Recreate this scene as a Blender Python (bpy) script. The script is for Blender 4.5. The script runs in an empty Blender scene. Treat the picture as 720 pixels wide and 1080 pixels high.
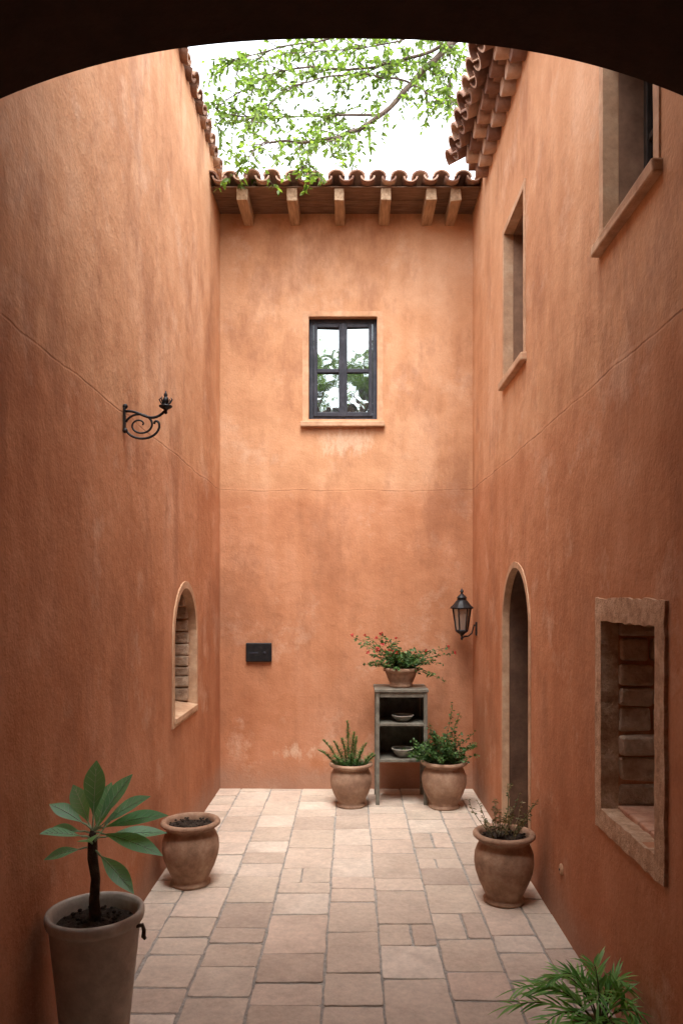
import bpy, bmesh, math, random
from mathutils import Vector, Matrix
random.seed(7)
S=bpy.context.scene
R=random.random
U=random.uniform
# ------------------------------------------------------------ materials
class NT:
    def __init__(s,name):
        s.m=bpy.data.materials.new(name); s.m.use_nodes=True
        s.t=s.m.node_tree; s.b=s.t.nodes['Principled BSDF']; s.out=s.t.nodes['Material Output']
    def n(s,typ,ins=None,**pr):
        nd=s.t.nodes.new(typ)
        for k,v in pr.items(): setattr(nd,k,v)
        if ins:
            for k,v in ins.items(): s.set(nd.inputs[k],v)
        return nd
    def set(s,inp,v):
        if isinstance(v,bpy.types.NodeSocket): s.t.links.new(v,inp)
        else:
            if isinstance(v,tuple) and len(v)==3 and inp.type=='RGBA': v=(*v,1)
            inp.default_value=v
    def math(s,op,a,b=0.0,c=None,clamp=False):
        nd=s.n('ShaderNodeMath',{0:a,1:b},operation=op); nd.use_clamp=clamp
        if c is not None: s.set(nd.inputs[2],c)
        return nd.outputs[0]
    def mix(s,f,a,b,mode='MIX'):
        return s.n('ShaderNodeMixRGB',{'Fac':f,'Color1':a,'Color2':b},blend_type=mode).outputs[0]
    def ramp(s,f,stops):
        nd=s.n('ShaderNodeValToRGB',{'Fac':f}); e=nd.color_ramp.elements
        while len(e)<len(stops): e.new(0.5)
        for i,(p,c) in enumerate(stops):
            e[i].position=p; e[i].color=(*c,1) if isinstance(c,tuple) else (c,c,c,1)
        return nd.outputs[0]
    def noise(s,vec,sc,det=3,rough=0.6):
        return s.n('ShaderNodeTexNoise',{'Vector':vec,'Scale':sc,'Detail':det,'Roughness':rough}).outputs[0]
    def pos(s): return s.n('ShaderNodeNewGeometry').outputs['Position']
    def scale(s,vec,sc): return s.n('ShaderNodeMapping',{'Vector':vec,'Scale':sc}).outputs[0]
    def bump(s,h,st,dist,prev=None):
        nd=s.n('ShaderNodeBump',{'Height':h,'Strength':st,'Distance':dist})
        if prev is not None: s.set(nd.inputs['Normal'],prev)
        return nd.outputs[0]
    def fin(s,col,rough=0.85,normal=None,spec=0.3,metal=0):
        s.set(s.b.inputs['Base Color'],col); s.set(s.b.inputs['Roughness'],rough)
        s.b.inputs['Specular IOR Level'].default_value=spec; s.b.inputs['Metallic'].default_value=metal
        if normal is not None: s.set(s.b.inputs['Normal'],normal)
        return s.m

def stucco(name,gain=1.0,stain=None,line=True):
    k=NT(name); p=k.pos(); sep=k.n('ShaderNodeSeparateXYZ',{0:p}); z=sep.outputs[2]
    big=k.noise(p,0.7,4,.6); mid=k.noise(p,3.2,5,.68); st=k.noise(k.scale(p,(5.5,5.5,.4)),1.0,3,.6)
    v=k.math('ADD',k.math('ADD',k.math('MULTIPLY',big,.52),k.math('MULTIPLY',mid,.29)),k.math('MULTIPLY',st,.19))
    g=gain
    col=k.ramp(v,[(.35,(.41*g,.192*g,.096*g)),(.5,(.55*g,.293*g,.158*g)),(.64,(.65*g,.39*g,.24*g))])
    wob=k.noise(p,1.4,3,.6)
    w=k.math('ADD',z,k.math('MULTIPLY',k.math('SUBTRACT',wob,.5),.07))
    if line:
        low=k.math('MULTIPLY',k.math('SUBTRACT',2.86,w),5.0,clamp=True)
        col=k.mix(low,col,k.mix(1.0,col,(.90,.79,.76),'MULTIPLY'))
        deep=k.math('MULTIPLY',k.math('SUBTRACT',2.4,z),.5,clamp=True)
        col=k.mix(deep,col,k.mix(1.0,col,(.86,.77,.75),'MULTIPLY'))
        ln=k.math('SUBTRACT',1.0,k.math('MULTIPLY',k.math('ABSOLUTE',k.math('SUBTRACT',w,2.775)),140.0),clamp=True)
        lk=k.math('MULTIPLY',ln,k.ramp(mid,[(.42,.05),(.56,.8)]))
        col=k.mix(lk,col,(.19,.08,.045))
    sc=k.ramp(k.noise(p,1.7,6,.74),[(.55,0.0),(.67,.38)])
    col=k.mix(sc,col,(.71,.50,.36))
    dk=k.ramp(k.noise(k.scale(p,(1.7,1.7,.8)),1.1,5,.72),[(.36,.5),(.49,0.0)])
    col=k.mix(dk,col,(.31,.135,.073))
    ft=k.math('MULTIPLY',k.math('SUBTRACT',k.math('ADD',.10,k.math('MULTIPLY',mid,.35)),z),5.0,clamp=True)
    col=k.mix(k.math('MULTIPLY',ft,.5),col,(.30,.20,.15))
    if stain:
        for (sx,sz,rx,rz,thr) in stain:
            dx=k.math('DIVIDE',k.math('SUBTRACT',sep.outputs[0],sx),rx); dz=k.math('DIVIDE',k.math('SUBTRACT',z,sz),rz)
            d=k.math('SQRT',k.math('ADD',k.math('MULTIPLY',dx,dx),k.math('MULTIPLY',dz,dz)))
            m=k.math('SUBTRACT',1.0,d,clamp=True)
            nn=k.noise(k.scale(p,(1,1,.45)),11,5,.75)
            f=k.ramp(k.math('ADD',nn,k.math('MULTIPLY',m,.3)),[(thr,0.0),(thr+.16,.45)])
            f=k.math('MULTIPLY',f,k.math('MULTIPLY',m,3.0,clamp=True))
            col=k.mix(f,col,(.72,.55,.40))
    fn=k.noise(p,65,3,.68); col=k.mix(1.0,col,k.ramp(fn,[(.3,.93),(.7,1.06)]),'MULTIPLY')
    n=k.bump(k.noise(p,6,4,.64),.38,.03)
    n=k.bump(fn,.40,.005,n)
    if line:
        n=k.bump(k.math('SUBTRACT',k.math('MULTIPLY',k.math('SUBTRACT',2.80,w),40.0,clamp=True),ln),.45,.004,n)
    return k.fin(col,.92,n,.15)

def rough_mat(name,c0,c1,c2,sc=6,bs=.5,bd=.01,rough=.85,island=.0,spec=.25,fine=60):
    k=NT(name); p=k.pos()
    v=k.noise(p,sc,5,.65)
    if island:
        ri=k.n('ShaderNodeNewGeometry').outputs['Random Per Island']
        v=k.math('ADD',k.math('MULTIPLY',v,1-island),k.math('MULTIPLY',ri,island))
    col=k.ramp(v,[(.3,c0),(.5,c1),(.7,c2)])
    f=k.noise(p,sc*3,5,.72)
    col=k.mix(1.0,col,k.ramp(f,[(.3,.85),(.7,1.12)]),'MULTIPLY')
    return k.fin(col,rough,k.bump(f,bs,bd),spec)

def paver_mat():
    k=NT('paver_stone'); p=k.pos(); ri=k.n('ShaderNodeNewGeometry').outputs['Random Per Island']
    base=k.ramp(ri,[(0,(.42,.335,.27)),(.08,(.50,.40,.32)),(.3,(.56,.46,.365)),(.55,(.60,.50,.405)),(.75,(.60,.47,.375)),(1,(.66,.57,.475))])
    off=k.n('ShaderNodeVectorMath',{0:p,1:k.n('ShaderNodeCombineXYZ',{2:k.math('MULTIPLY',ri,30.0)}).outputs[0]},operation='ADD').outputs[0]
    a=k.noise(off,5,6,.72)
    m=k.ramp(a,[(.3,.78),(.52,1.0),(.72,1.12)])
    col=k.mix(1.0,base,m,'MULTIPLY')
    col=k.mix(k.ramp(k.noise(off,2.6,5,.74),[(.50,0.0),(.66,.36)]),col,(.39,.295,.225))
    col=k.mix(k.ramp(k.noise(p,1.1,4,.7),[(.5,0.0),(.7,.18)]),col,(.34,.28,.22))
    f=k.noise(off,32,4,.75); col=k.mix(1.0,col,k.ramp(f,[(.3,.84),(.7,1.1)]),'MULTIPLY')
    n=k.bump(a,.45,.010); n=k.bump(f,.6,.004,n)
    return k.fin(col,k.ramp(a,[(.3,.46),(.7,.76)]),n,.38)

def leaf_mat(name,c0,c1,c2,trans=.3,rough=.45):
    k=NT(name); ri=k.n('ShaderNodeNewGeometry').outputs['Random Per Island']
    col=k.ramp(ri,[(.05,c0),(.5,c1),(.95,c2)])
    k.fin(col,rough,None,.35)
    tr=k.n('ShaderNodeBsdfTranslucent',{'Color':k.mix(1.0,col,(1.5,1.6,.7),'MULTIPLY')})
    mx=k.n('ShaderNodeMixShader',{0:trans,1:k.b.outputs[0],2:tr.outputs[0]})
    k.t.links.new(mx.outputs[0],k.out.inputs[0])
    return k.m

def wood_mat(name,c0,c1,ax=(1,14,14)):
    k=NT(name); p=k.pos()
    v=k.noise(k.scale(p,ax),3,5,.65)
    col=k.ramp(v,[(.3,c0),(.7,c1)])
    return k.fin(col,.8,k.bump(v,.5,.008),.2)

def iron_mat():
    k=NT('wrought_iron'); p=k.pos()
    col=k.ramp(k.noise(p,30,4),[(.4,(.010,.010,.012)),(.75,(.028,.025,.023))])
    return k.fin(col,.5,k.bump(k.noise(p,90,3),.4,.003),.5,.4)

def glass_mat(name,tint=(.02,.025,.03),refl=.55,col=(.9,.95,1)):
    k=NT(name); p=k.pos()
    n=k.bump(k.noise(p,3.5,2),.25,.01)
    k.fin(tint,.1,n,.5)
    g=k.n('ShaderNodeBsdfGlossy',{'Color':col,'Roughness':.02,'Normal':n})
    mx=k.n('ShaderNodeMixShader',{0:refl,1:k.b.outputs[0],2:g.outputs[0]})
    k.t.links.new(mx.outputs[0],k.out.inputs[0]); return k.m

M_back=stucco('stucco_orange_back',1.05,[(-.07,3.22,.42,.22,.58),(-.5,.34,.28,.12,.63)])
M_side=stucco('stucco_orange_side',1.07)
M_dark=rough_mat('shade_dark_plaster',(.020,.011,.008),(.026,.014,.010),(.032,.018,.012),5,.4,.01,.95)  # the passage's shade is put into this near-black base colour
M_trim=rough_mat('trim_plaster',(.40,.225,.13),(.52,.315,.19),(.61,.41,.265),7,.5,.008)
M_trim2=rough_mat('trim_orange',(.50,.27,.145),(.58,.33,.19),(.64,.40,.25),7,.4,.006)
M_stone=rough_mat('rough_surround_stone',(.38,.22,.13),(.55,.345,.215),(.68,.47,.32),22,.8,.012)
M_block=rough_mat('reveal_block',(.28,.18,.12),(.48,.34,.235),(.66,.50,.37),12,.9,.014,island=.35)
M_mortar=rough_mat('mortar_sand',(.25,.23,.205),(.36,.335,.30),(.46,.43,.39),24,.9,.01,.95)
M_pave=paver_mat()
M_ground=rough_mat('earth',(.14,.11,.08),(.2,.16,.12),(.26,.22,.17),2,.5,.02)
M_tile=rough_mat('roof_tile',(.14,.075,.052),(.30,.17,.115),(.46,.305,.215),9,.8,.012,island=.6)
M_tile2=rough_mat('roof_tile_pale',(.20,.11,.08),(.36,.22,.155),(.50,.35,.26),9,.8,.012,island=.6)
M_wood=wood_mat('rafter_wood',(.24,.145,.08),(.52,.37,.24),(14,1.5,14))
M_wood2=wood_mat('soffit_wood',(.12,.07,.045),(.26,.165,.11),(2,14,14))
M_door=wood_mat('door_wood',(.05,.026,.017),(.10,.055,.035),(14,9,1))
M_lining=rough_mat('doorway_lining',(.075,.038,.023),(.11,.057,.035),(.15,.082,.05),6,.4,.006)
M_lining2=rough_mat('window_lining',(.19,.10,.062),(.26,.145,.09),(.33,.19,.12),6,.4,.006)
M_iron=iron_mat()
M_frame=rough_mat('window_paint',(.022,.024,.032),(.034,.036,.048),(.06,.06,.075),12,.3,.003,.5)
M_frame2=rough_mat('dark_wood_frame',(.018,.012,.009),(.03,.019,.014),(.045,.03,.022),12,.3,.003,.6)
M_glass=glass_mat('window_glass',(.02,.026,.025),.40,(.85,.95,.95))
M_glassd=glass_mat('dark_glass',(.010,.008,.007),.04,(1,.9,.8))
M_lampglass=glass_mat('lantern_glass',(.22,.20,.17),.25)
M_terra=rough_mat('terracotta',(.21,.118,.073),(.34,.20,.128),(.46,.31,.21),9,.6,.006,.75)
M_terra2=rough_mat('terracotta_brown',(.19,.105,.068),(.30,.178,.115),(.42,.28,.19),7,.6,.006,.7)
M_clay=rough_mat('grey_clay',(.36,.315,.265),(.48,.425,.36),(.60,.54,.46),7,.5,.005,.7)
M_soil=rough_mat('soil',(.018,.012,.009),(.05,.035,.025),(.10,.075,.055),35,1,.02,.95)
M_shelf=rough_mat('shelf_paint',(.10,.09,.07),(.165,.15,.12),(.24,.22,.18),14,.3,.004,.6)
M_bark=rough_mat('bark',(.04,.028,.02),(.08,.055,.04),(.14,.105,.08),18,.9,.012)
M_stem=rough_mat('stem',(.04,.06,.02),(.08,.10,.04),(.13,.13,.06),18,.3,.004)
M_rib=rough_mat('leaf_rib',(.34,.50,.30),(.42,.58,.38),(.50,.64,.44),18,.1,.002)
M_tleaf=leaf_mat('tree_leaf',(.05,.085,.016),(.115,.185,.034),(.20,.29,.065),.46)
M_bleaf=leaf_mat('broad_leaf',(.16,.37,.20),(.22,.48,.28),(.31,.57,.38),.28,.36)
M_gleaf=leaf_mat('bush_leaf',(.025,.065,.02),(.055,.13,.035),(.11,.20,.06),.25)
M_sleaf=leaf_mat('foxtail_leaf',(.04,.10,.03),(.085,.18,.055),(.16,.28,.09),.25)
M_dleaf=leaf_mat('dry_leaf',(.06,.07,.025),(.14,.13,.055),(.28,.2,.11),.25)
M_pleaf=leaf_mat('palm_leaf',(.08,.23,.05),(.16,.38,.09),(.27,.50,.16),.32,.35)
M_red=leaf_mat('red_petal',(.35,.015,.02),(.55,.035,.045),(.62,.10,.10),.2)
M_bowl=rough_mat('bowl_glaze',(.10,.10,.085),(.22,.22,.19),(.35,.34,.3),9,.2,.003,.35)
M_sill=rough_mat('brick_sill',(.44,.20,.125),(.58,.31,.20),(.68,.42,.29),10,.5,.008)

# ------------------------------------------------------------ mesh building
class MB:
    def __init__(s): s.v=[]; s.f=[]
    def add(s,vs,fs):
        o=len(s.v); s.v+= [tuple(v) for v in vs]; s.f+=[tuple(i+o for i in f) for f in fs]
    def box(s,x0,x1,y0,y1,z0,z1,j=0):
        vs=[(x,y,z) for x in (x0,x1) for y in (y0,y1) for z in (z0,z1)]
        if j: vs=[(a+U(-j,j),b+U(-j,j),c+U(-j,j)) for a,b,c in vs]
        s.add(vs,[(0,1,3,2),(4,6,7,5),(0,4,5,1),(2,3,7,6),(0,2,6,4),(1,5,7,3)])
    def lathe(s,c,prof,seg=40,wob=0):
        vs=[]; fs=[]
        for (r,z) in prof:
            for i in range(seg):
                a=2*math.pi*i/seg; rr=r*(1+wob*math.sin(2*a+z*9))
                vs.append((c[0]+rr*math.cos(a),c[1]+rr*math.sin(a),c[2]+z))
        for k in range(len(prof)-1):
            for i in range(seg):
                j=(i+1)%seg
                fs.append((k*seg+i,k*seg+j,(k+1)*seg+j,(k+1)*seg+i))
        s.add(vs,fs)
    def tube(s,pts,rad,seg=8):
        pts=[Vector(p) for p in pts]; n=len(pts)
        if not isinstance(rad,(list,tuple)): rad=[rad]*n
        vs=[];fs=[]; prev=None
        for i,p in enumerate(pts):
            t=(pts[min(i+1,n-1)]-pts[max(i-1,0)])
            if t.length<1e-9: t=Vector((0,0,1))
            t.normalize()
            if prev is None:
                prev=t.orthogonal().normalized()
            a=(prev-t*prev.dot(t))
            if a.length<1e-6: a=t.orthogonal()
            a.normalize(); prev=a; b=t.cross(a)
            for k in range(seg):
                th=2*math.pi*k/seg
                vs.append(p+(a*math.cos(th)+b*math.sin(th))*rad[i])
        for i in range(n-1):
            for k in range(seg):
                j=(k+1)%seg
                fs.append((i*seg+k,i*seg+j,(i+1)*seg+j,(i+1)*seg+k))
        fs.append(tuple(range(seg-1,-1,-1))); fs.append(tuple((n-1)*seg+k for k in range(seg)))
        s.add(vs,fs)
    def leaf(s,p,d,up,L,W,droop=.2,segs=3,fold=.25,sh=1.0):
        p=Vector(p); d=Vector(d).normalized(); up=Vector(up)
        side=d.cross(up)
        if side.length<1e-4: side=d.orthogonal()
        side.normalize(); nr=side.cross(d)
        vs=[];fs=[]
        for i in range(segs+1):
            t=i/segs
            w=W*.5*max(.03,math.sin(math.pi*min(1,max(0,t))**sh) if 0<t<1 else .03)
            c=p+d*L*t+Vector((0,0,-1))*droop*L*t*t
            vs+= [c-side*w+nr*w*fold, c, c+side*w+nr*w*fold]
        for i in range(segs):
            o=i*3
            fs+= [(o,o+1,o+4,o+3),(o+1,o+2,o+5,o+4)]
        s.add(vs,fs)
    def sphere(s,c,r,sz=1,n=8):
        prof=[(max(.0005,r*math.sin(math.pi*i/n)),-r*sz*math.cos(math.pi*i/n)) for i in range(n+1)]
        s.lathe(c,prof,12)

def mesh_obj(name,mb,mat,parent=None,smooth=False,bevel=0,bseg=2,split=False):
    me=bpy.data.meshes.new(name); me.from_pydata(mb.v,[],mb.f); me.update()
    bm=bmesh.new(); bm.from_mesh(me); bmesh.ops.recalc_face_normals(bm,faces=bm.faces)
    bm.to_mesh(me); bm.free()
    o=bpy.data.objects.new(name,me); S.collection.objects.link(o); me.materials.append(mat)
    if smooth or split:
        for p in me.polygons: p.use_smooth=True
    if split:
        e=o.modifiers.new('e','EDGE_SPLIT'); e.split_angle=math.radians(40)
    if bevel:
        b=o.modifiers.new('b','BEVEL'); b.width=bevel; b.segments=bseg; b.limit_method='ANGLE'; b.angle_limit=.6
    if parent: setparent(o,parent)
    return o
def setparent(o,parent):
    o.parent=parent
    if parent.type=='EMPTY': o.matrix_parent_inverse=Matrix.Translation(-parent.location)
def thing(name,loc,label,cat,group=None):
    e=bpy.data.objects.new(name,None); e.location=loc; e.empty_display_size=.1
    S.collection.objects.link(e); e['label']=label; e['category']=cat
    if group: e['group']=group
    return e
def plate(name,loops,t,fn,mat,parent=None,bevel=0):
    """flat plate with holes in (u,v), thickness t (w from 0 to t), mapped by fn(u,v,w)"""
    cu=bpy.data.curves.new('tmp','CURVE'); cu.dimensions='2D'; cu.fill_mode='BOTH'; cu.extrude=t/2
    for lp in loops:
        sp=cu.splines.new('POLY'); sp.points.add(len(lp)-1); sp.use_cyclic_u=True
        for i,(u,v) in enumerate(lp): sp.points[i].co=(u,v,0,1)
    co=bpy.data.objects.new('tmp',cu); S.collection.objects.link(co)
    dg=bpy.context.evaluated_depsgraph_get(); me=bpy.data.meshes.new_from_object(co.evaluated_get(dg))
    bpy.data.objects.remove(co)
    for v in me.vertices: v.co=Vector(fn(v.co.x,v.co.y,v.co.z+t/2))
    me.materials.clear(); me.materials.append(mat)
    bm=bmesh.new(); bm.from_mesh(me); bmesh.ops.remove_doubles(bm,verts=bm.verts,dist=1e-5)
    bmesh.ops.recalc_face_normals(bm,faces=bm.faces); bm.to_mesh(me); bm.free()
    for p in me.polygons: p.use_smooth=False
    me.name=name
    o=bpy.data.objects.new(name,me); S.collection.objects.link(o)
    if bevel:
        b=o.modifiers.new('b','BEVEL'); b.width=bevel; b.segments=2; b.limit_method='ANGLE'; b.angle_limit=.7
    if parent: setparent(o,parent)
    return o
def rect(u0,u1,v0,v1,j=0,step=.06):
    c=[(u0,v0),(u1,v0),(u1,v1),(u0,v1)]
    if not j: return c
    out=[]
    for i in range(4):
        a=c[i];b=c[(i+1)%4]; n=max(1,int(math.hypot(b[0]-a[0],b[1]-a[1])/step))
        for q in range(n):
            t=q/n; out.append((a[0]+(b[0]-a[0])*t+U(-j,j),a[1]+(b[1]-a[1])*t+U(-j,j)))
    return out
def arch(u0,u1,v0,vt,n=24,j=0):
    a=(u1-u0)/2; c=(u0+u1)/2; sp=vt-a
    o=[(u0,v0),(u1,v0)]
    for i in range(5): o.append((u1,v0+(sp-v0)*(i+.5)/5))
    for i in range(n+1):
        th=math.pi*i/n; o.append((c+a*math.cos(th),sp+a*math.sin(th)))
    for i in range(5): o.append((u0,sp-(sp-v0)*(i+.5)/5))
    if j: o=[(x+U(-j,j),y+U(-j,j)) for x,y in o]
    return o

XL,XR,YB=-1.218,1.13,7.06
fb=lambda u,v,w:(u,YB+w,v)
fl=lambda u,v,w:(XL-w,u,v)
fr=lambda u,v,w:(XR+w,u,v)

# ------------------------------------------------------------ ground and paving
mb=MB(); mb.add([(-300,-300,-.12),(300,-300,-.12),(300,300,-.12),(-300,300,-.12)],[(0,1,2,3)])
g=mesh_obj('ground',mb,M_ground); g['kind']='structure'
mb=MB()
mb.add([(-1.30,-1.6,-.005),(1.25,-1.6,-.005),(1.25,7.2,-.005),(-1.30,7.2,-.005)],[(0,1,2,3)])
g=mesh_obj('paving_joints',mb,M_mortar); g['kind']='structure'
mb=MB()
def stone(x0,x1,y0,y1):
    gp=U(.004,.008); x0+=gp;x1-=gp;y0+=gp;y1-=gp
    if x1-x0<.04 or y1-y0<.04: return
    j=.003; P=[]
    cr=.008
    def edge(a,b,nn):
        for q in range(nn):
            t=(q+.5)/nn; P.append((a[0]+(b[0]-a[0])*t+U(-j,j),a[1]+(b[1]-a[1])*t+U(-j,j)))
    sk=U(-.006,.006); sk2=U(-.006,.006)
    c=[(x0+U(-.003,.003),y0+sk),(x1+U(-.003,.003),y0-sk),(x1+U(-.003,.003),y1+sk2),(x0+U(-.003,.003),y1-sk2)]
    for i in range(4):
        a=Vector(c[i]);b=Vector(c[(i+1)%4]);d=(b-a).normalized()
        P.append(tuple(a+d*cr)); edge(a+d*cr*1.5,b-d*cr*1.5,5); P.append(tuple(b-d*cr))
    cx=sum(p[0] for p in P)/len(P); cy=sum(p[1] for p in P)/len(P)
    zt=U(-.0015,.003); tx=U(-.009,.009); ty=U(-.009,.009)
    N=len(P); vs=[];fs=[]
    rings=[(0,-.03),(0,-.003),(.002,-.0006),(.006,.0)]
    for (ins,zz) in rings:
        for p in P:
            dx,dy=p[0]-cx,p[1]-cy; hx=(x1-x0)/2; hy=(y1-y0)/2
            q=(cx+dx*(1-ins/hx),cy+dy*(1-ins/hy))
            vs.append((q[0],q[1],zt+zz+ (dx*tx+dy*ty if zz>-.02 else 0)))
    for r in range(3):
        for i in range(N):
            k=(i+1)%N; fs.append((r*N+i,r*N+k,(r+1)*N+k,(r+1)*N+i))
    fs.append(tuple(3*N+i for i in range(N)))
    mb.add(vs,fs)
cols=[-1.25,-1.02,-.74,-.45,-.125,.146,.45,.74,.98,1.16]
for c in range(9):
    x0,x1=cols[c],cols[c+1]
    y=-1.55+U(-.2,0)
    while y<7.08:
        L=random.choice([U(.17,.22),U(.22,.30),U(.28,.36),U(.36,.48)])
        y1=min(y+L,7.12)
        if 7.12-y1<.12: y1=7.12
        r=R()
        if r<.07 and y1-y>.18 and x1-x0>.25:
            xm=x0+(x1-x0)*U(.4,.6); stone(x0,xm,y,y1); stone(xm,x1,y,y1)
        else: stone(x0,x1,y,y1)
        y=y1+.001
pv=mesh_obj('paving',mb,M_pave); pv['kind']='structure'

# ------------------------------------------------------------ roof tiles
def half_tube(mb,A,B,n,side,r0,r1,convex,th=.015,seg=12,ht=1.0):
    A=Vector(A);B=Vector(B); sg=(1 if convex else -1)*ht
    vs=[];fs=[]
    for (P,r) in ((A,r0),(B,r1)):
        for rr in (r,r-th):
            for i in range(seg+1):
                a=math.pi*i/seg
                vs.append(P+side*math.cos(a)*rr+n*sg*math.sin(a)*rr)
    m=seg+1
    for i in range(seg):
        fs+= [(i,i+1,2*m+i+1,2*m+i),(m+i,3*m+i,3*m+i+1,m+i+1),(i,m+i,m+i+1,i+1),(2*m+i,2*m+i+1,3*m+i+1,3*m+i)]
    fs+= [(0,2*m,3*m,m),(seg,m+seg,3*m+seg,2*m+seg)]
    mb.add(vs,fs)
def tiles(mb,org,u,s,length,rows,pitch=.182,r=.074,tl=.42,step=.33,pans=True,jt=.010,ch=.055,covers=True,ht=1.0,po=-.02):
    u=Vector(u).normalized(); s=Vector(s).normalized(); n=u.cross(s).normalized()
    if n.z<0: n=-n
    cnt=int(length/pitch); pitch=length/cnt
    for i in range(cnt+1):
        for rw in range(rows):
            tilt=n*(.018)
            if covers:
                a=Vector(org)+u*(i*pitch+U(-jt,jt)*.6)+s*(rw*step+U(-jt,jt)*1.6)+n*(.02+U(-.004,.004))
                half_tube(mb,a+n*ch+tilt*1.0,a+s*tl+n*ch-tilt*.2,n,u,r*1.06,r*.9,True,ht=ht)
            if pans and i<cnt:
                b=Vector(org)+u*((i+.5)*pitch+U(-jt,jt)*.5)+s*(rw*step+po+U(-jt,jt))+n*(ch+.02+U(-.004,.004))
                half_tube(mb,b+tilt,b+s*tl-tilt*.2,n,u,r*.9,r*1.0,False,ht=ht)

# ------------------------------------------------------------ BACK WALL
W=thing('courtyard_wall',(0,YB,0),'tall orange stucco wall with small casement window under tiled eaves','wall')
win=(-.397,.247,3.435,4.40)
plate('wall',[rect(-1.7,1.6,-.1,5.42),rect(win[0],win[1],win[2],win[3],.002,.1)],.45,fb,M_back,W)
wroot=plate('window',[rect(-.450,.296,3.40,4.445,.003,.08),rect(win[0]+.004,win[1]-.004,win[2]+.004,win[3]-.004,.001,.1)],.05,lambda u,v,w:(u,YB-.006+w,v),M_trim2,W,.004)
mb=MB(); mb.box(-.470,.312,YB-.05,YB+.14,3.365,3.415,.002); mesh_obj('sill',mb,M_trim,wroot,bevel=.008)
mb=MB(); x0,x1,z0,z1=win; fy=YB+.075
def fbx(a,b,c,d,y0=fy,y1=fy+.05): mb.box(a,b,y0,y1,c,d)
t=.044
fbx(x0+.002,x0+t,z0,z1-.002);fbx(x1-t,x1-.002,z0,z1-.002);fbx(x0+t,x1-t,z1-t,z1-.002);fbx(x0+t,x1-t,z0,z0+t)
cx=(x0+x1)/2; y0=fy-.012;y1=fy+.034; q=.036
for (a,b) in ((x0+t+.002,cx-.003),(cx+.003,x1-t-.002)):
    c,d=z0+t+.002,z1-t-.002
    fbx(a,a+q,c,d,y0,y1);fbx(b-q,b,c,d,y0,y1);fbx(a+q,b-q,d-q,d,y0,y1);fbx(a+q,b-q,c,c+q*1.2,y0,y1)
    m=(c+d)/2-.005; fbx(a+q,b-q,m-.018,m+.018,y0+.004,y1)
mb.box(cx-.014,cx+.014,fy-.024,fy-.010,z0+t,z1-t)
mesh_obj('frame',mb,M_frame,wroot,bevel=.004)
mb=MB(); 
for (a,b,tt) in ((x0+t,cx,.010),(cx,x1-t,-.008)):
    mb.add([(a,fy+.02,z0+t),(b,fy+.02+tt,z0+t),(b,fy+.02+tt,z1-t),(a,fy+.02,z1-t)],[(0,1,2,3)])
mesh_obj('glass',mb,M_glass,wroot)
# eaves
mb=MB(); tiles(mb,(XL+.0,6.53,5.345),(1,0,0),(0,1,.20),2.36,6,ch=.022,r=.070,pitch=.175,ht=.72)
roof=mesh_obj('roof',mb,M_tile2,W,split=True)
mb=MB(); 
yy=6.60
while yy<7.05:
    mb.box(XL+.003,XR-.003,yy,yy+.105,5.352+U(-.002,.002),5.362); yy+=.109
mb.add([(XL-.4,6.62,5.366),(XR+.4,6.62,5.366),(XR+.4,9,5.80),(XL-.4,9,5.80)],[(0,1,2,3)])
mesh_obj('soffit',mb,M_wood2,roof,bevel=.002)
for x in (-.945,-.515,-.10,.305,.70,.915):
    mb=MB(); a=U(-.006,.006)
    mb.box(x-.046+a*.5,x+.046+a*.5,6.61+a,7.12,5.242,5.351,.006)
    mesh_obj('rafter',mb,M_wood,roof,bevel=.008)

# ------------------------------------------------------------ LEFT WALL
W=thing('courtyard_wall',(XL,2.8,0),'tall orange stucco wall with small arched window opening','wall')
aw=(5.22,5.96,.935,1.855)
plate('wall',[rect(-1.6,7.06,-.1,5.66),arch(*aw)],.45,fl,M_side,W)
wr=plate('window',[arch(5.168,6.012,.888,1.905,24,.003),arch(aw[0]+.004,aw[1]-.004,aw[2]+.004,aw[3]-.004,24,.002)],.07,lambda u,v,w:(XL+.009-w,u,v),M_trim,W,.006)
mb=MB()
mb.add([(XL+.02,5.226,.915),(XL+.02,5.954,.915),(XL+.02,5.954,.948),(XL+.02,5.226,.948),(XL-.35,5.226,1.01),(XL-.35,5.954,1.01)],[(0,1,2,3),(3,2,5,4),(0,3,4),(1,5,2)])
mesh_obj('sill',mb,M_trim,wr)
mb=MB(); z=.975
while z<1.76:
    h=U(.075,.105); x=XL-.045
    lim=aw[1]
    zc=z+h/2; off=0
    if zc>1.485: off=.37-math.sqrt(max(0,.37**2-(zc-1.485+.02)**2))
    while x>XL-.42:
        w=U(.11,.2); mb.box(x-w,x-.008,lim-.035-off+U(-.01,.008),lim+.03,z+.004,z+h-.004,.005); x-=w
    z+=h
mesh_obj('reveal_blocks',mb,M_block,wr,bevel=.012)
mb=MB(); mb.box(XL-.47,XL-.44,5.1,6.1,.8,1.95); mesh_obj('dark_backing',mb,M_door,wr)  # dark panel added to stand for the black interior behind the opening
mb=MB(); tiles(mb,(XL+.025,2.1,5.615),(0,1,0),(-.95,0,.3),4.95,3,pitch=.19,ch=.02,ht=.8)
mesh_obj('roof',mb,M_tile,W,split=True)

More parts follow.
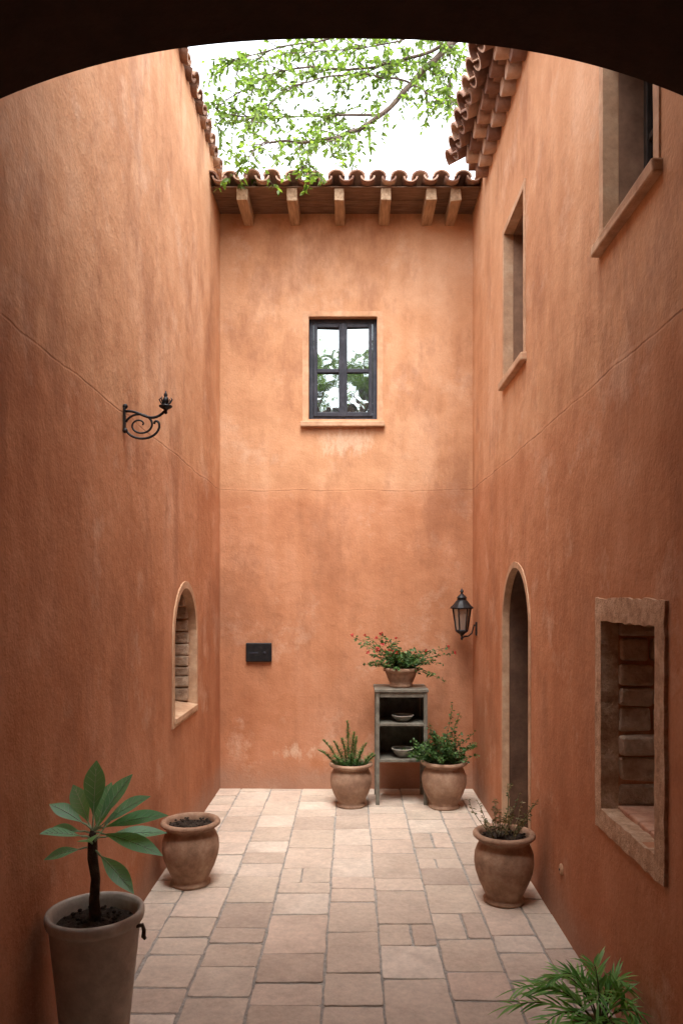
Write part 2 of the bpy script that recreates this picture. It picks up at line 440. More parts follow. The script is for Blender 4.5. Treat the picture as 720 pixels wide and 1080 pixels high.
# ------------------------------------------------------------ RIGHT WALL
W=thing('courtyard_wall',(XR,2.8,0),'tall orange stucco wall with two windows, arched doorway and niche','wall')
w1=(2.82,3.39,3.38,4.25); w2=(4.95,5.59,3.365,4.46); dr=(4.81,5.63,-.05,1.995); ni=(2.79,3.40,.84,1.69)
plate('wall',[rect(-1.6,7.06,-.1,5.62),rect(*w1),rect(*w2),arch(*dr),rect(*ni)],.42,fr,M_side,W)
def side_window(o,bd,deep):
    r_=plate('window',[rect(o[0]-bd,o[1]+bd,o[2]-.03,o[3]+bd,.003,.09),rect(o[0]+.004,o[1]-.004,o[2]+.004,o[3]-.004,.002,.09)],.07,lambda u,v,w:(XR-.008+w,u,v),M_trim,W,.005)
    plate('lining',[rect(o[0]-.02,o[1]+.02,o[2]-.02,o[3]+.02),rect(o[0]+.010,o[1]-.010,o[2]+.010,o[3]-.010)],deep+.1-.064,lambda u,v,w:(XR+.064+w,u,v),M_lining2,r_)
    mb=MB(); mb.box(XR-.04,XR+.10,o[0]-bd-.02,o[1]+bd+.02,o[2]-.045,o[2]+.012,.003); mesh_obj('sill',mb,M_trim,r_,bevel=.009)
    mb=MB(); xx=XR+deep; t=.05; e=.012
    mb.box(xx,xx+.045,o[0]+e,o[0]+t,o[2]+.014,o[3]-e);mb.box(xx,xx+.045,o[1]-t,o[1]-e,o[2]+.014,o[3]-e)
    mb.box(xx,xx+.045,o[0]+t,o[1]-t,o[3]-t,o[3]-e);mb.box(xx,xx+.045,o[0]+t,o[1]-t,o[2]+.014,o[2]+.06)
    m=(o[0]+o[1])/2; mb.box(xx+.004,xx+.04,m-.02,m+.02,o[2]+.06,o[3]-t)
    m=(o[2]+o[3])/2; mb.box(xx+.008,xx+.036,o[0]+t,o[1]-t,m-.015,m+.015)
    mesh_obj('frame',mb,M_frame2,r_,bevel=.004)
    mb=MB(); mb.box(xx+.02,xx+.026,o[0]+.011,o[1]-.011,o[2]+.012,o[3]-.011); mesh_obj('glass',mb,M_glassd,r_)
side_window(w1,.050,.17)
side_window(w2,.040,.22)
# arched doorway
dd=plate('doorway',[arch(4.775,5.665,-.06,2.032,28,.003),arch(dr[0]+.004,dr[1]-.004,-.056,dr[3]-.004,28,.002)],.05,lambda u,v,w:(XR-.008+w,u,v),M_trim,W,.006)
plate('door_lining',[arch(dr[0]-.02,dr[1]+.02,-.07,dr[3]+.02,28),arch(dr[0]+.014,dr[1]-.014,-.058,dr[3]-.014,28)],.28,lambda u,v,w:(XR+.044+w,u,v),M_lining,dd)
mb=MB(); yy=dr[0]-.03
while yy<dr[1]:
    mb.box(XR+.325,XR+.36,yy,yy+.125,0,2.05); yy+=.13
mesh_obj('door',mb,M_door,dd,bevel=.005)
mb=MB(); mb.box(XR+.02,XR+.42,dr[0]+.020,dr[1]-.020,-.05,.012); mesh_obj('threshold',mb,M_stone,dd,bevel=.006)
# niche
nn=plate('niche',[rect(2.708,3.474,.755,1.788,.006,.045),rect(ni[0]+.005,ni[1]-.005,ni[2]+.004,ni[3]-.005,.005,.05)],.08,lambda u,v,w:(XR-.014+w,u,v),M_stone,W,.008)
mb=MB()
for jy,sg in ((ni[1],-1),(ni[0],1)):
    z=.86
    while z<1.67:
        h=min(U(.085,.13),1.69-z); x=XR+.062
        while x<XR+.36:
            w=U(.10,.24); a=jy+sg*(.024+U(-.012,.020)); b=jy-sg*.03
            mb.box(x+.006,x+w-.003,min(a,b),max(a,b),z+.005,z+h-.005,.008); x+=w
        z+=h
mesh_obj('reveal_blocks',mb,M_block,nn,bevel=.018,bseg=3)
mb=MB(); yy=ni[0]+.006
while yy<ni[1]-.02:
    y2=min(yy+.115,ni[1]-.006); mb.box(XR+.060,XR+.46,yy+.002,y2-.002,.79,.862+U(-.002,.002)); yy=y2
mesh_obj('sill',mb,M_sill,nn,bevel=.006)
mb=MB(); mb.box(XR+.47,XR+.50,2.7,3.5,.75,1.75); mesh_obj('niche_back',mb,M_lining,nn)
# eaves: cover tiles above, two corbelled courses of round barrels below
mb=MB(); tiles(mb,(.865,2.2,5.365),(0,1,0),(.83,0,.48),4.12,4,pitch=.172,r=.078,ch=.040,po=.02,jt=.005)
def barrels(x,z,yoff,r,L):
    yy=2.15+yoff
    while yy<6.36:
        a=x+U(-.004,.004); rr_=r+U(-.002,.002)
        mb.tube([(a,yy,z),(a+.004,yy,z),(a+L,yy,z+.012)],[rr_*.93,rr_,rr_*.92],18); yy+=.172
barrels(.945,5.400,.086,.066,.24)
barrels(1.035,5.318,0,.060,.14)
rr=mesh_obj('roof',mb,M_tile2,W,split=True)
mb=MB(); mb.add([(1.02,2.2,5.50),(1.02,6.4,5.50),(2.3,6.4,6.22),(2.3,2.2,6.22)],[(0,1,2,3)])
mb.box(.985,XR-.002,2.2,6.38,5.37,5.44)
mesh_obj('roof_deck',mb,M_tile,rr)

# ------------------------------------------------------------ ARCHED PASSAGE (gateway)
W=thing('archway',(0,2.3,0),'dark shadowed arched passage opening onto the courtyard','archway')
def az(x): return 3.635-.205*(abs(x+.02)/1.15)**2.5
lp=[(XL+.002,az(XL))]
for i in range(1,60):
    x=XL+(XR-XL)*i/60; lp.append((x,az(x)))
lp+=[(XR-.002,az(XR)),(XR-.002,4.62),(XL+.002,4.62)]  # unseen upper wall made taller to cut light on the near walls
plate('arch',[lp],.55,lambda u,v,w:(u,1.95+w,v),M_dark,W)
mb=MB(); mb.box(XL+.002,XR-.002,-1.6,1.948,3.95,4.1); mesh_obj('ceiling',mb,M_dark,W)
mb=MB(); mb.box(XL+.002,XR-.002,-1.62,-1.5,-.1,3.948); mesh_obj('light_block_wall',mb,M_dark,W)  # unseen wall added behind the camera to keep the passage dark
mb=MB(); tiles(mb,(XL+.08,2.54,4.58),(1,0,0),(0,-.97,.15),2.2,2)
mesh_obj('roof',mb,M_tile,W,split=True)

# ------------------------------------------------------------ SCROLL BRACKET
B=thing('lamp_bracket',(XL,4.06,2.75),'black wrought iron scroll bracket fixed to the stucco wall','bracket')
mb=MB(); bx=XL+.004; by=4.06
mb.box(bx,bx+.010,by-.013,by+.013,2.69,2.805)
mb.sphere((bx+.008,by,2.812),.014); mb.sphere((bx+.008,by,2.682),.014)
mesh_obj('wall_plate',mb,M_iron,B,smooth=False,bevel=.003)
mb=MB()
def bez(P,n=14):
    P=[Vector(p) for p in P]
    return [P[0]*(1-t)**3+P[1]*3*t*(1-t)**2+P[2]*3*t*t*(1-t)+P[3]*t**3 for t in [i/n for i in range(n+1)]]
pts=bez([(bx+.01,by,2.785),(bx+.09,by,2.80),(bx+.14,by,2.70),(bx+.222,by,2.79)])
mb.tube(pts,.0075,8)
pts=[];rad=[]
for i in range(46):
    t=i/45; a=math.radians(165)+t*math.radians(-520)
    r=.054*(1-t)**.7+.009
    pts.append((bx+.088+r*math.cos(a)*1.25,by,2.712+r*math.sin(a))); rad.append(.0065*(1-.35*t))
mb.tube(pts,rad,8)
pts=bez([(bx+.008,by,2.695),(bx+.03,by,2.62),(bx+.17,by,2.62),(bx+.19,by,2.70)])+bez([(bx+.19,by,2.70),(bx+.195,by,2.735),(bx+.165,by,2.745),(bx+.162,by,2.718)],6)[1:]
mb.tube(pts,.0065,8)
mesh_obj('scroll',mb,M_iron,B,smooth=True)
mb=MB(); c=(bx+.224,by,2.79)
mb.lathe(c,[(.001,-.02),(.010,-.015),(.008,0),(.014,.006),(.032,.016),(.036,.022),(.034,.026),(.015,.028),(.013,.035),(.016,.045),(.018,.055),(.012,.066),(.008,.074),(.011,.082),(.006,.092),(.002,.104)],16)
for a in range(6):
    th=a*math.pi/3; d=Vector((math.cos(th),math.sin(th),.0))
    mb.tube([Vector(c)+d*.012+Vector((0,0,.03)),Vector(c)+d*.026+Vector((0,0,.042)),Vector(c)+d*.034+Vector((0,0,.058)),Vector(c)+d*.028+Vector((0,0,.068))],[.004,.004,.004,.002],5)
mesh_obj('finial',mb,M_iron,B,smooth=True)

# ------------------------------------------------------------ WALL LANTERN
Ln=thing('wall_lantern',(XR,6.82,1.55),'black iron wall lantern with glass panes on scroll bracket','lantern')
lx,ly,lz=.995,6.82,1.60
mb=MB()
def hexring(r,z,ph=0): return [Vector((lx+r*math.cos(math.pi/3*i+ph),ly+r*math.sin(math.pi/3*i+ph),lz+z)) for i in range(6)]
t0=hexring(.082,.085); b0=hexring(.052,-.115)
for i in range(6):
    mb.tube([b0[i],t0[i]],.006,6); mb.tube([t0[i],t0[(i+1)%6]],.008,6); mb.tube([b0[i],b0[(i+1)%6]],.008,6)
mb.lathe((lx,ly,lz),[(.104,.082),(.105,.09),(.08,.115),(.052,.15),(.042,.158),(.042,.175),(.048,.18),(.03,.2),(.012,.215),(.010,.225),(.018,.235),(.010,.25),(.001,.268)],12)
mb.lathe((lx,ly,lz),[(.001,-.205),(.010,-.195),(.014,-.185),(.008,-.17),(.02,-.15),(.05,-.128),(.060,-.12),(.058,-.112),(.001,-.112)],12)
mesh_obj('frame',mb,M_iron,Ln)
mb=MB(); a=hexring(.078,.083); b=hexring(.049,-.112); mb.add(a+b,[(i,(i+1)%6,6+(i+1)%6,6+i) for i in range(6)]); mesh_obj('glass',mb,M_lampglass,Ln)
mb=MB(); mb.box(XR-.012,XR+.01,ly-.022,ly+.022,1.44,1.56)
mb.tube([(XR-.01,ly,1.53),(XR-.025,ly,1.535),(XR-.035,ly,1.50),(XR-.045,ly,1.46),(XR-.075,ly,1.435),(XR-.11,ly,1.43),(lx,ly,1.42)],.007,8)
mesh_obj('bracket',mb,M_iron,Ln,bevel=.003)

# ------------------------------------------------------------ WALL BOX
P=thing('intercom_box',(-.85,YB,1.27),'small black metal wall box with slot and button','intercom')
mb=MB(); mb.box(-.973,-.735,YB-.035,YB+.005,1.185,1.36); mesh_obj('housing',mb,M_iron,P,bevel=.008)
mb=MB(); mb.box(-.945,-.86,YB-.038,YB-.034,1.262,1.277); mesh_obj('slot',mb,M_frame,P)
mb=MB(); mb.lathe((-.80,YB-.035,1.27),[(.001,-.010),(.010,-.008),(.012,0),(.010,.008),(.001,.010)],14)
mesh_obj('button',mb,M_frame,P)
for (yy,zz,r) in ((4.07,.33,.03),):
    C=thing('outlet_cover',(XR,yy,zz),'small round pale cover plate on stucco wall','cover plate')
    mb=MB(); mb.tube([(XR+.003,yy,zz),(XR-.006,yy,zz),(XR-.012,yy,zz)],[r,r,r*.75],20); mesh_obj('cover',mb,M_trim,C)
    mb=MB(); mb.tube([(XR-.010,yy,zz),(XR-.015,yy,zz)],.006,10); mesh_obj('screw',mb,M_iron,C)

# ------------------------------------------------------------ POTS
def urn(T,c,Rr,h,mat,prof=None):
    base=prof or [(.001,.0),(.64,.0),(.68,.015),(.69,.045),(.63,.07),(.60,.09),(.69,.17),(.83,.30),(.94,.44),(.985,.57),(.97,.69),(.89,.79),(.80,.855),(.79,.875),(.86,.90),(.98,.92),(1.03,.94),(1.035,.965),(1.0,.99),(.94,1.0),(.86,.99),(.82,.955),(.80,.90),(.80,.80)]
    mb=MB(); mb.lathe(c,[(r*Rr,z*h) for r,z in base],48,.004)
    o=mesh_obj('pot',mb,mat,T,smooth=True)
    mb=MB(); zz=h*.90; vs=[]
    for ring in range(7):
        for i in range(28):
            a=2*math.pi*i/28; rr=Rr*.83*ring/6+.0005
            vs.append((c[0]+rr*math.cos(a),c[1]+rr*math.sin(a),c[2]+zz+.018*(1-ring/6)+U(-.006,.006)))
    fs=[(r*28+i,r*28+(i+1)%28,(r+1)*28+(i+1)%28,(r+1)*28+i) for r in range(6) for i in range(28)]
    mb.add(vs,fs)
    for i in range(60):
        a=U(0,6.28);rr=Rr*.75*math.sqrt(R()); mb.sphere((c[0]+rr*math.cos(a),c[1]+rr*math.sin(a),c[2]+zz+.015),U(.004,.010),.7,4)
    mesh_obj('soil',mb,M_soil,T,smooth=True)
    return o
def rdir(zlo=-.2,zhi=1):
    a=U(0,2*math.pi); z=U(zlo,zhi); r=math.sqrt(max(0,1-z*z)); return Vector((r*math.cos(a),r*math.sin(a),z))
def inb(p,m=.03):
    return Vector((min(max(p.x,XL+m),XR-m),min(p.y,YB-m),p.z))

# 1 tall clay planter with broad-leaf plant
T=thing('potted_plant',(-1.01,3.0,0),'tall pale grey clay planter holding a broad-leaved plant with bare stem','plant')
c=(-1.01,3.0,0)
urn(T,c,.182,.56,M_clay,[(.001,0),(.66,0),(.68,.01),(.70,.10),(.76,.30),(.83,.52),(.90,.72),(.945,.86),(.95,.90),(.96,.915),(1.02,.925),(1.04,.945),(1.04,.98),(1.02,.997),(.96,1.0),(.92,.985),(.89,.95),(.87,.88)])
mb=MB(); hx=c[0]+.184; 
mb.tube([(hx-.02,2.98,.50),(hx+.008,2.98,.505),(hx+.014,2.98,.485),(hx+.012,2.98,.46),(hx+.02,2.98,.45)],[.008,.009,.008,.009,.006],8); mesh_obj('handle',mb,M_bark,T,smooth=True)
mb=MB(); mb.tube([(-1.01,3,.50),(-1.014,3,.60),(-1.008,3.0,.68),(-1.020,3,.76),(-1.02,3,.84),(-1.02,3,.87)],[.024,.020,.018,.020,.018,.010],12)
mesh_obj('trunk',mb,M_bark,T,smooth=True)
mb=MB(); rb=MB()
tp=Vector((-1.02,3,.85))
specs=[(180,10,.19,.062),(176,34,.19,.068),(150,60,.19,.075),(95,80,.25,.088),(32,58,.24,.085),(-5,38,.26,.085),(-12,20,.28,.082),(192,-6,.17,.06),(-75,28,.18,.08),(-18,-4,.27,.078),(-125,24,.19,.07),(70,66,.22,.078),(-45,46,.21,.082),(14,6,.24,.072),(-30,-22,.21,.07)]
for (az_,el,L,Wd) in specs:
    a=math.radians(az_+U(-6,6));e=math.radians(el)
    d=Vector((math.cos(a)*math.cos(e),math.sin(a)*math.cos(e),math.sin(e)))
    st=tp+Vector((0,0,U(-.06,.03))); pe=st+d*.05
    rb.tube([st,st+d*.03+Vector((0,0,.004)),pe],.004,6)
    up=Vector((-.1,-.5,1)) if el<60 else Vector((0,-1,.3))
    if pe.x+d.x*L<XL+.02: L=max(.12,(pe.x-XL-.02)/max(.01,-d.x))
    DR=.14
    mb.leaf(pe,d,up,L,Wd,DR,10,.20,1.15)
    side=d.cross(up).normalized(); nr=side.cross(d)
    rp=[pe+d*L*t+Vector((0,0,-1))*DR*L*t*t+nr*.001 for t in (0,.2,.4,.6,.8,.97)]
    rb.tube(rp,[.0026,.0022,.0018,.0014,.001,.0005],5)
    for t in (.2,.32,.44,.56,.68,.78):
        cc=pe+d*L*t+Vector((0,0,-1))*DR*L*t*t; t2=min(.95,t+.13); ww=Wd*.5*math.sin(math.pi*t2**1.15)*.85
        c2=pe+d*L*t2+Vector((0,0,-1))*DR*L*t2*t2
        for sg in (-1,1): rb.tube([cc+nr*.001,c2+side*sg*ww+nr*(ww*.20+.0012)],[.0010,.0005],4)
mesh_obj('leaves',mb,M_bleaf,T,smooth=True); mesh_obj('leaf_stalks',rb,M_rib,T)

# 2 urn with bare soil
T=thing('garden_urn',(-1.0,4.74,0),'rounded terracotta urn filled with bare soil beside the wall','pot')
urn(T,(-1.0,4.74,0),.178,.40,M_terra)
# 3 urn with dry plant
T=thing('potted_plant',(.90,4.47,0),'rounded terracotta urn with sparse dry stems on paving','plant')
urn(T,(.90,4.47,0),.176,.41,M_terra)
mb=MB();ms=MB()
for i in range(28):
    a=U(0,6.28); r0=U(0,.09); s0=Vector((.88+r0*math.cos(a),4.47+r0*math.sin(a),.37)); d=(Vector((math.cos(a)*.5,math.sin(a)*.5,1))).normalized(); L=U(.08,.26)
    if i%5==0: L=U(.24,.3)
    p=s0; pts=[p]
    for q in range(4):
        p=p+(d+rdir(-.5,.5)*.25)*L/4; pts.append(inb(p))
    ms.tube(pts,[.0022]*4+[.001],4)
    for q in range(int(L*80)):
        t=U(.25,1)*3.99; k_=int(t); pp=pts[k_].lerp(pts[k_+1],t-k_)
        mb.leaf(pp,rdir(-.2,.8),rdir(.2,1),U(.014,.032),U(.008,.014),.2,2)
mesh_obj('stems',ms,M_dleaf,T); mesh_obj('leaves',mb,M_dleaf,T)
# 4 pot with foxtail fern
T=thing('potted_plant',(0,6.49,0),'round terracotta pot with upright feathery foxtail fern','plant')
urn(T,(0,6.49,0),.18,.375,M_terra2)
mb=MB()
stalks=[(-.02,0,.40,-.01,0),(.05,.03,.20,.08,0),(-.06,.02,.22,-.09,.02),(.09,-.03,.13,.10,-.02),(-.09,-.02,.24,-.15,0),(0,-.08,.15,0,-.08),(.02,.09,.24,.03,.05),(-.06,-.07,.13,-.09,-.08),(.12,.03,.10,.1,.02),(-.03,-.03,.26,-.05,-.02),(-.12,0,.15,-.16,.0),(.04,-.06,.17,.06,-.07),(.0,.03,.3,.03,.0)]
for (dx,dy,h,ox,oy) in stalks:
    b=Vector((dx,6.49+dy,.33)); L=math.sqrt(h*h+ox*ox+oy*oy); n=int(L/.0065)
    mid=b+Vector((ox*.3,oy*.3,h*.6)); e=b+Vector((ox,oy,h))
    pt=lambda t:(b*(1-t)*(1-t)+mid*2*t*(1-t)+e*t*t)
    mb.tube([pt(t/5) for t in range(6)],.004,5)
    for i in range(n):
        t=i/n; p=pt(t)
        for k_ in range(5):
            a=U(0,6.28); d=Vector((math.cos(a),math.sin(a),U(.2,.9))).normalized()
            mb.leaf(p,d,(0,0,1),U(.030,.058)*(1.15-.75*t**2),.0075,U(-.1,.2),2,.3)
mesh_obj('leaves',mb,M_sleaf,T)
# 5 bush
def bush(mb,ms,c,n,hr,spread,ls,zt=0,lf=26,drp=.2):
    for i in range(n):
        a=U(0,6.28); e=R(); d=Vector((math.cos(a)*spread*e,math.sin(a)*spread*e*.75,1-.55*e)).normalized()
        L=U(.5,1)*hr*(1+.4*e); p=Vector(c)+Vector((math.cos(a)*.04,math.sin(a)*.04,0)); pts=[p.copy()]
        for q in range(5):
            p=p+(d+rdir(-.6,.6)*.22)*L/5; d=(d+Vector((0,0,-drp*.25))).normalized(); p=inb(p); pts.append(p.copy())
        ms.tube(pts,[.0035,.003,.003,.002,.002,.001],4)
        for q in range(lf):
            t=(U(.2,1)**.8)*4.99;k_=int(t);pp=pts[k_].lerp(pts[k_+1],t-k_)+rdir(-1,1)*U(0,.02)
            pp=inb(pp,.02)
            mb.leaf(pp,rdir(-.3,.8),rdir(.3,1),U(.7,1.2)*ls,U(.55,.8)*ls,.2,2,.2)
T=thing('potted_plant',(.782,6.45,0),'large terracotta pot with bushy small-leaved green plant','plant')
urn(T,(.79,6.45,0),.192,.40,M_terra2)
mb=MB();ms=MB(); bush(mb,ms,(.77,6.45,.36),76,.28,1.35,.030,lf=26)
for (ex,ez) in ((.92,.83),(.86,.9),(.66,.72),(.52,.60),(1.04,.66)):
    pts=[Vector((.78,6.45,.37)).lerp(Vector((ex,6.42,ez)),t/5)+Vector((0,0,.02*math.sin(t))) for t in range(6)]
    ms.tube(pts,.0025,4)
    for q in range(48):
        t=U(.3,1)*4.99;k_=int(t);pp=pts[k_].lerp(pts[k_+1],t-k_)+rdir(-1,1)*.015
        mb.leaf(pp,rdir(-.3,.8),rdir(.3,1),.026,.018,.2,2)
mesh_obj('stems',ms,M_stem,T); mesh_obj('leaves',mb,M_gleaf,T)
# shelf
T=thing('shelf_stand',(.44,6.7,0),'weathered grey-green wooden shelf stand with open shelves','shelf')
sx0,sx1,sy0,sy1=.212,.655,6.50,6.88
mb=MB(); mb.box(sx0-.010,sx1+.010,sy0-.010,sy1+.01,.970,.995); mesh_obj('top',mb,M_shelf,T,bevel=.004)
for (a,b) in ((sx0,sy0),(sx1-.032,sy0),(sx0,sy1-.032),(sx1-.032,sy1-.032)):
    mb=MB(); mb.box(a,a+.032,b,b+.032,0,.968); mesh_obj('leg',mb,M_shelf,T,bevel=.004)
for z in (.70,.39):
    mb=MB(); mb.box(sx0+.005,sx1-.005,sy0+.006,sy1-.006,z-.022,z); mesh_obj('shelf',mb,M_shelf,T,bevel=.003)
mb=MB(); mb.box(sx0+.034,sx1-.034,sy0+.006,sy0+.024,.925,.968); mb.box(sx0+.01,sx0+.022,sy0+.034,sy1-.034,.372,.968); mb.box(sx1-.022,sx1-.01,sy0+.034,sy1-.034,.372,.968); mb.box(sx0+.034,sx1-.034,sy1-.02,sy1-.008,.372,.966)
mesh_obj('panel',mb,M_shelf,T,bevel=.002)
def bowl(c,r,h,lab):
    B_=thing('bowl',c,lab,'bowl','bowls on the shelf stand'); mb=MB()
    mb.lathe(c,[(.001,.001),(r*.45,.001),(r*.48,h*.12),(r*.75,h*.45),(r*.95,h*.8),(r,h),(r*.95,h),(r*.7,h*.5),(r*.4,h*.2),(.001,h*.18)],28); mesh_obj('body',mb,M_bowl,B_,smooth=True)
    mb=MB(); mb.lathe(c,[(r*1.0,h*.985),(r*1.03,h*1.0),(r*1.02,h*1.05),(r*.96,h*1.05),(r*.94,h*.99)],28); mesh_obj('rim',mb,M_clay,B_,smooth=True)
bowl((.45,6.62,.701),.095,.055,'shallow glazed grey bowl resting on wooden shelf')
bowl((.45,6.62,.391),.095,.075,'shallow glazed grey bowl resting on wooden shelf')
# 6 flowering pot on the stand
T=thing('potted_plant',(.44,6.68,.996),'low terracotta bowl of red flowers on shelf stand','plant')
urn(T,(.44,6.68,.996),.15,.17,M_terra,[(.001,0),(.62,0),(.66,.03),(.68,.12),(.64,.16),(.74,.35),(.86,.6),(.93,.8),(1.0,.82),(1.04,.86),(1.04,.96),(1.0,1.0),(.93,1.0),(.88,.94),(.86,.8)])
mb=MB();ms=MB()
def blossom(cc,s=1.0):
    mf=MB()
    for q in range(12): mf.leaf(cc+rdir(-1,1)*.009*s,rdir(-.5,1),rdir(0,1),U(.015,.022)*s,U(.014,.019)*s,.0,2)
    mesh_obj('flower',mf,M_red,T)
bush(mb,ms,(.43,6.66,1.14),56,.22,1.3,.032,lf=22,drp=.4)
tips=[(.02,1.43),(.06,1.38),(.12,1.45),(.20,1.36),(.25,1.42),(.33,1.42),(.40,1.40),(.55,1.33),(.66,1.32),(.74,1.30),(.86,1.34),(.80,1.20),(.90,1.30),(.16,1.28),(.3,1.30),(.70,1.12),(.27,1.46),(.82,1.05)]
for ti,(ex,ez) in enumerate(tips):
    ey=U(6.5,6.78); b=Vector((.43,6.66,1.14)); e=Vector((ex,ey,ez)); md=b.lerp(e,.5)+Vector((0,0,.07))
    pts=[b.lerp(md,t/4).lerp(md.lerp(e,t/4),t/4) for t in range(5)]
    ms.tube(pts,[.003,.003,.0025,.002,.0015],4)
    for q in range(34):
        t=U(.25,1)*3.99;k_=int(t);pp=pts[k_].lerp(pts[k_+1],t-k_)+rdir(-1,1)*.016
        mb.leaf(pp,rdir(-.4,.7),rdir(.3,1),U(.024,.042),U(.015,.022),.3,2)
    if ti%2==0: blossom(e+rdir(-.3,.8)*U(0,.03),U(.8,1.1))
for q in range(7):
    blossom(Vector((.34+U(-.22,.14),6.50+U(-.06,.04),1.26+U(0,.16))),U(.8,1.15))
mesh_obj('stems',ms,M_stem,T); mesh_obj('leaves',mb,M_gleaf,T)
# 7 palm
px,py_=.965,2.93
T=thing('potted_plant',(px,py_,0),'leafy bamboo palm with slender green fronds in low pot','plant')
urn(T,(px,py_,0),.12,.12,M_terra)
mb=MB();ms=MB()
fr_=[(175,.30,.22),(160,.26,.20),(200,.28,.18),(150,.19,.26),(120,.18,.22),(215,.25,.14),(240,.24,.16),(90,.15,.20),(270,.24,.18),(300,.18,.20),(330,.12,.22),(20,.11,.22),(60,.13,.2),(185,.17,.30),(255,.14,.27),(130,.26,.12),(0,.08,.27),(100,.08,.30),(285,.18,.12),(168,.33,.14)]
for (az_,ou,hh) in fr_:
    a=math.radians(az_+U(-8,8)); b=Vector((px,py_,.10)); h2=Vector((math.cos(a),math.sin(a),0)); hh*=.93
    pts=[]
    for q in range(9):
        t=q/8; pts.append(inb(b+h2*ou*(t**1.2)+Vector((0,0,hh*(1-(1-t)**2)-.05*t**3))))
    ms.tube(pts,[.004-.0003*q for q in range(9)],5)
    for q in range(10):
        t=.33+.67*q/9; f=t*7.99;k_=int(f);p=pts[k_].lerp(pts[k_+1],f-k_); ax=(pts[k_+1]-pts[k_])
        if ax.length<1e-5: continue
        ax.normalize()
        sd=ax.cross(Vector((0,0,1))).normalized()
        for sg in (-1,1):
            d=(ax*.9+sd*sg*U(.5,.9)+Vector((0,0,U(-.1,.45)))).normalized()
            L=U(.09,.145)*(1-.3*abs(t-.6)/.4)
            e=p+d*L
            if e.x>XR-.01: d.x*=-.2; d.normalize()
            mb.leaf(p,d,(0,-.3,1),L,.0105,.22,4,.3,.75)
    mb.leaf(pts[-1],(pts[-1]-pts[-2]),(0,0,1),.11,.011,.2,4,.3,.8)
mesh_obj('stems',ms,M_stem,T); mesh_obj('leaves',mb,M_pleaf,T,smooth=True)

# ------------------------------------------------------------ TREES
def branch_leaves(mt,ml,pts,twigs,tl,ls,perl=10,t0=.2,sg=3):
    n=len(pts)-1
    for i in range(twigs):
        t=U(t0,1)*(n-.001);k_=int(t);p=pts[k_].lerp(pts[k_+1],t-k_); ax=(pts[k_+1]-pts[k_]).normalized()
        d=(ax*.7+rdir(-.7,.6)*.9).normalized(); L=U(.5,1)*tl; q=[p.copy()]
        for s in range(4):
            p=p+(d+rdir(-.5,.5)*.3)*L/4; d=(d+Vector((0,0,-.08))).normalized(); q.append(p.copy())
        mt.tube(q,[.005,.004,.003,.002,.0012],4)
        for l in range(perl):
            t2=U(.12,1)*3.99;kk=int(t2);pp=q[kk].lerp(q[kk+1],t2-kk)
            ld=((q[kk+1]-q[kk]).normalized()*.6+rdir(-.6,.6)).normalized()
            ml.leaf(pp,ld,rdir(.1,1),U(.7,1.25)*ls,U(.42,.6)*ls,.2,sg,.2,.85)
def V(*a): return Vector(a)
T=thing('tree',(3.2,9.6,0),'leafy green tree reaching over the tiled courtyard roofs','tree')
mt=MB();ml=MB()
def limb(pts,r0,r1):
    pts=[V(*p) for p in pts]
    o=[]
    for i in range(len(pts)-1):
        p0=pts[max(0,i-1)];p1=pts[i];p2=pts[i+1];p3=pts[min(len(pts)-1,i+2)]
        for s in range(4):
            t=s/4; o.append(.5*((2*p1)+(p2-p0)*t+(2*p0-5*p1+4*p2-p3)*t*t+(3*p1-p0-3*p2+p3)*t**3)+V(U(-1,1),U(-1,1),U(-1,1))*.014*(s>0))
    o.append(pts[-1]); n=len(o)
    mt.tube(o,[r0+(r1-r0)*(i/(n-1)) for i in range(n)],8)
    return o
limb([(3.2,9.6,-.1),(3.1,9.5,2.5),(3.0,9.4,4.8),(2.5,8.9,6.6),(1.75,8.3,7.6)],.2,.05)
L1=limb([(1.75,8.3,7.6),(1.3,7.8,7.62),(.97,7.6,7.30),(.60,7.5,6.86),(.28,7.4,6.48),(-.14,7.2,6.14),(-.50,6.95,5.95),(-.76,6.6,5.74),(-.88,6.35,5.42)],.040,.003)
L2=limb([(1.0,7.6,7.33),(.55,7.6,7.18),(.1,7.6,7.08),(-.55,7.6,7.08),(-1.1,7.6,6.85),(-1.45,7.6,6.6)],.018,.003)
L3=limb([(.28,7.4,6.48),(-.1,7.5,6.55),(-.4,7.6,6.6),(-.9,7.6,6.6),(-1.3,7.6,6.6)],.013,.003)
L4=limb([(2.2,8.7,7.2),(1.6,8.3,7.9),(.9,8.1,8.0),(.3,8.0,7.75),(-.5,7.9,7.55),(-1.2,7.8,7.3)],.024,.004)
L5=limb([(.60,7.5,6.86),(.8,7.3,6.6),(.95,7.1,6.4)],.010,.003)
L6=limb([(-.14,7.2,6.14),(-.1,6.9,5.95),(-.25,6.5,5.65),(-.42,6.3,5.34)],.008,.003)
L7=limb([(.97,7.6,7.30),(.98,7.4,6.95),(.92,7.3,6.6)],.010,.003)
L10=limb([(.60,7.5,6.86),(.2,7.5,6.95),(-.3,7.4,6.85),(-.7,7.3,6.6),(-.95,7.2,6.3)],.011,.003)
L11=limb([(1.6,8.3,7.9),(1.0,7.9,7.75),(.5,7.8,7.5),(.0,7.8,7.42),(-.6,7.7,7.3)],.013,.003)
L8=limb([(2.2,8.7,7.2),(2.8,8.2,8.2),(3.2,7.6,9.0)],.06,.01)
L9=limb([(2.9,9.4,5.2),(3.8,10,7),(4.4,10.4,8.6)],.07,.01)
branch_leaves(mt,ml,L1,74,.46,.056,16,.20)
branch_leaves(mt,ml,L2,74,.50,.058,16,.08)
branch_leaves(mt,ml,L3,36,.42,.055,15,.2)
branch_leaves(mt,ml,L4,90,.58,.062,16,.15)
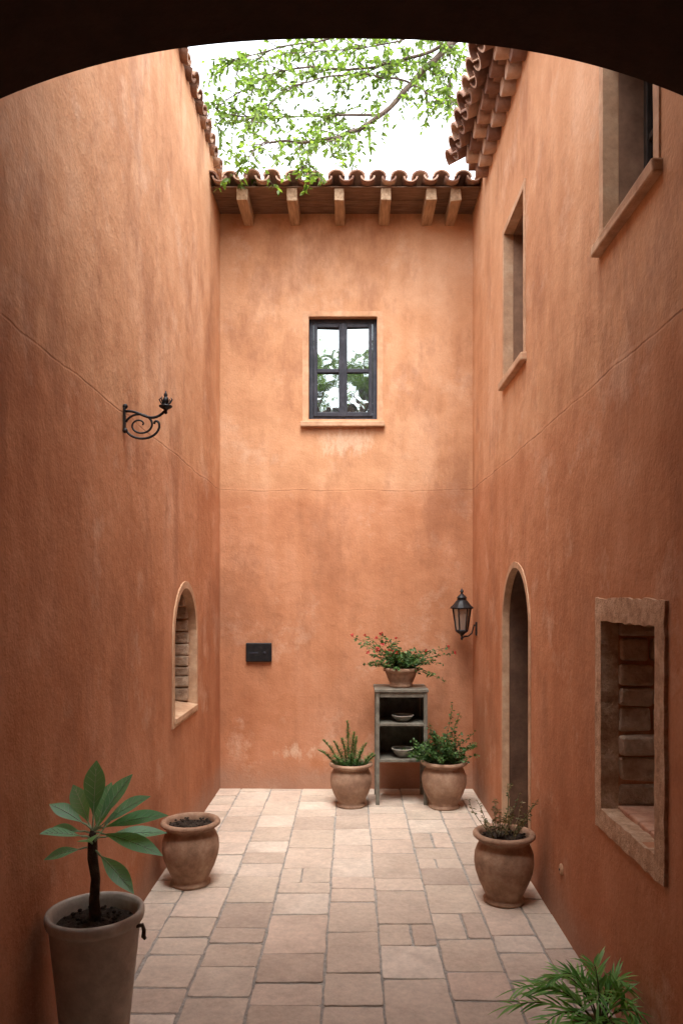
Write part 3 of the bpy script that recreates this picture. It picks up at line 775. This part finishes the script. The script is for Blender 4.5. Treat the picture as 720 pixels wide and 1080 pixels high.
branch_leaves(mt,ml,L5,18,.36,.055,14,.2)
branch_leaves(mt,ml,L6,20,.28,.052,13,.3)
branch_leaves(mt,ml,L7,20,.38,.055,14,.1)
branch_leaves(mt,ml,L10,34,.40,.055,14,.1)
branch_leaves(mt,ml,L11,30,.45,.057,14,.1)
branch_leaves(mt,ml,L8,40,.6,.1,10,.3)
branch_leaves(mt,ml,L9,40,.6,.1,10,.3)
mesh_obj('trunk',mt,M_bark,T,smooth=True); mesh_obj('crown',ml,M_tleaf,T)
# tree outside, mirrored in the casement panes
T=thing('tree',(.0,-5.5,0),'broad leafy tree standing outside the courtyard gate','tree')
mt=MB();ml=MB()
limb([(.0,-5.5,-.1),(.05,-5.5,2),(-.1,-5.4,4.6),(-.3,-5.4,8.0)],.22,.05)
for i in range(34):
    a=U(0,6.28); e=U(.0,1.0); r=U(.9,2.3); d=V(math.cos(a)*math.cos(e),math.sin(a)*math.cos(e)*.8,math.sin(e))
    b=V(-.25,-5.4,U(4.4,7.4)); en=b+d*r
    l=limb([tuple(b),tuple(b.lerp(en,.5)+V(0,0,.15)),tuple(en)],.05,.008)
    branch_leaves(mt,ml,l,22,.6,.13,11,.2,2)
mesh_obj('trunk',mt,M_bark,T,smooth=True); mesh_obj('crown',ml,M_tleaf,T)

# ------------------------------------------------------------ world, sun, camera
w=bpy.data.worlds.new('World'); S.world=w; w.use_nodes=True; nt=w.node_tree
sk=nt.nodes.new('ShaderNodeTexSky'); sk.sky_type='NISHITA'; sk.sun_disc=False
sk.sun_elevation=math.radians(66); sk.sun_rotation=math.radians(180); sk.air_density=1.0; sk.dust_density=3.0
hs=nt.nodes.new('ShaderNodeHueSaturation'); hs.inputs['Saturation'].default_value=.18; hs.inputs['Value'].default_value=1.0
nt.links.new(sk.outputs[0],hs.inputs['Color']); bg=nt.nodes['Background']; nt.links.new(hs.outputs[0],bg.inputs['Color'])
bg.inputs['Strength'].default_value=1.05
sd=bpy.data.lights.new('sun','SUN'); sd.energy=2.0; sd.angle=math.radians(35); sd.color=(1,.96,.9)
so=bpy.data.objects.new('sun',sd); S.collection.objects.link(so); so.rotation_euler=(math.radians(24),0,0)
cd=bpy.data.cameras.new('camera'); co=bpy.data.objects.new('camera',cd); S.collection.objects.link(co)
co.location=(0,0,1.8); co.rotation_euler=(math.radians(90),0,0)
cd.sensor_width=36; cd.lens=36*800/1080; cd.shift_y=88/1080; cd.shift_x=-10/1080; cd.clip_end=1000; cd.clip_start=.05
S.camera=co
S.view_settings.view_transform='Standard'; S.view_settings.look='None'; S.view_settings.exposure=0
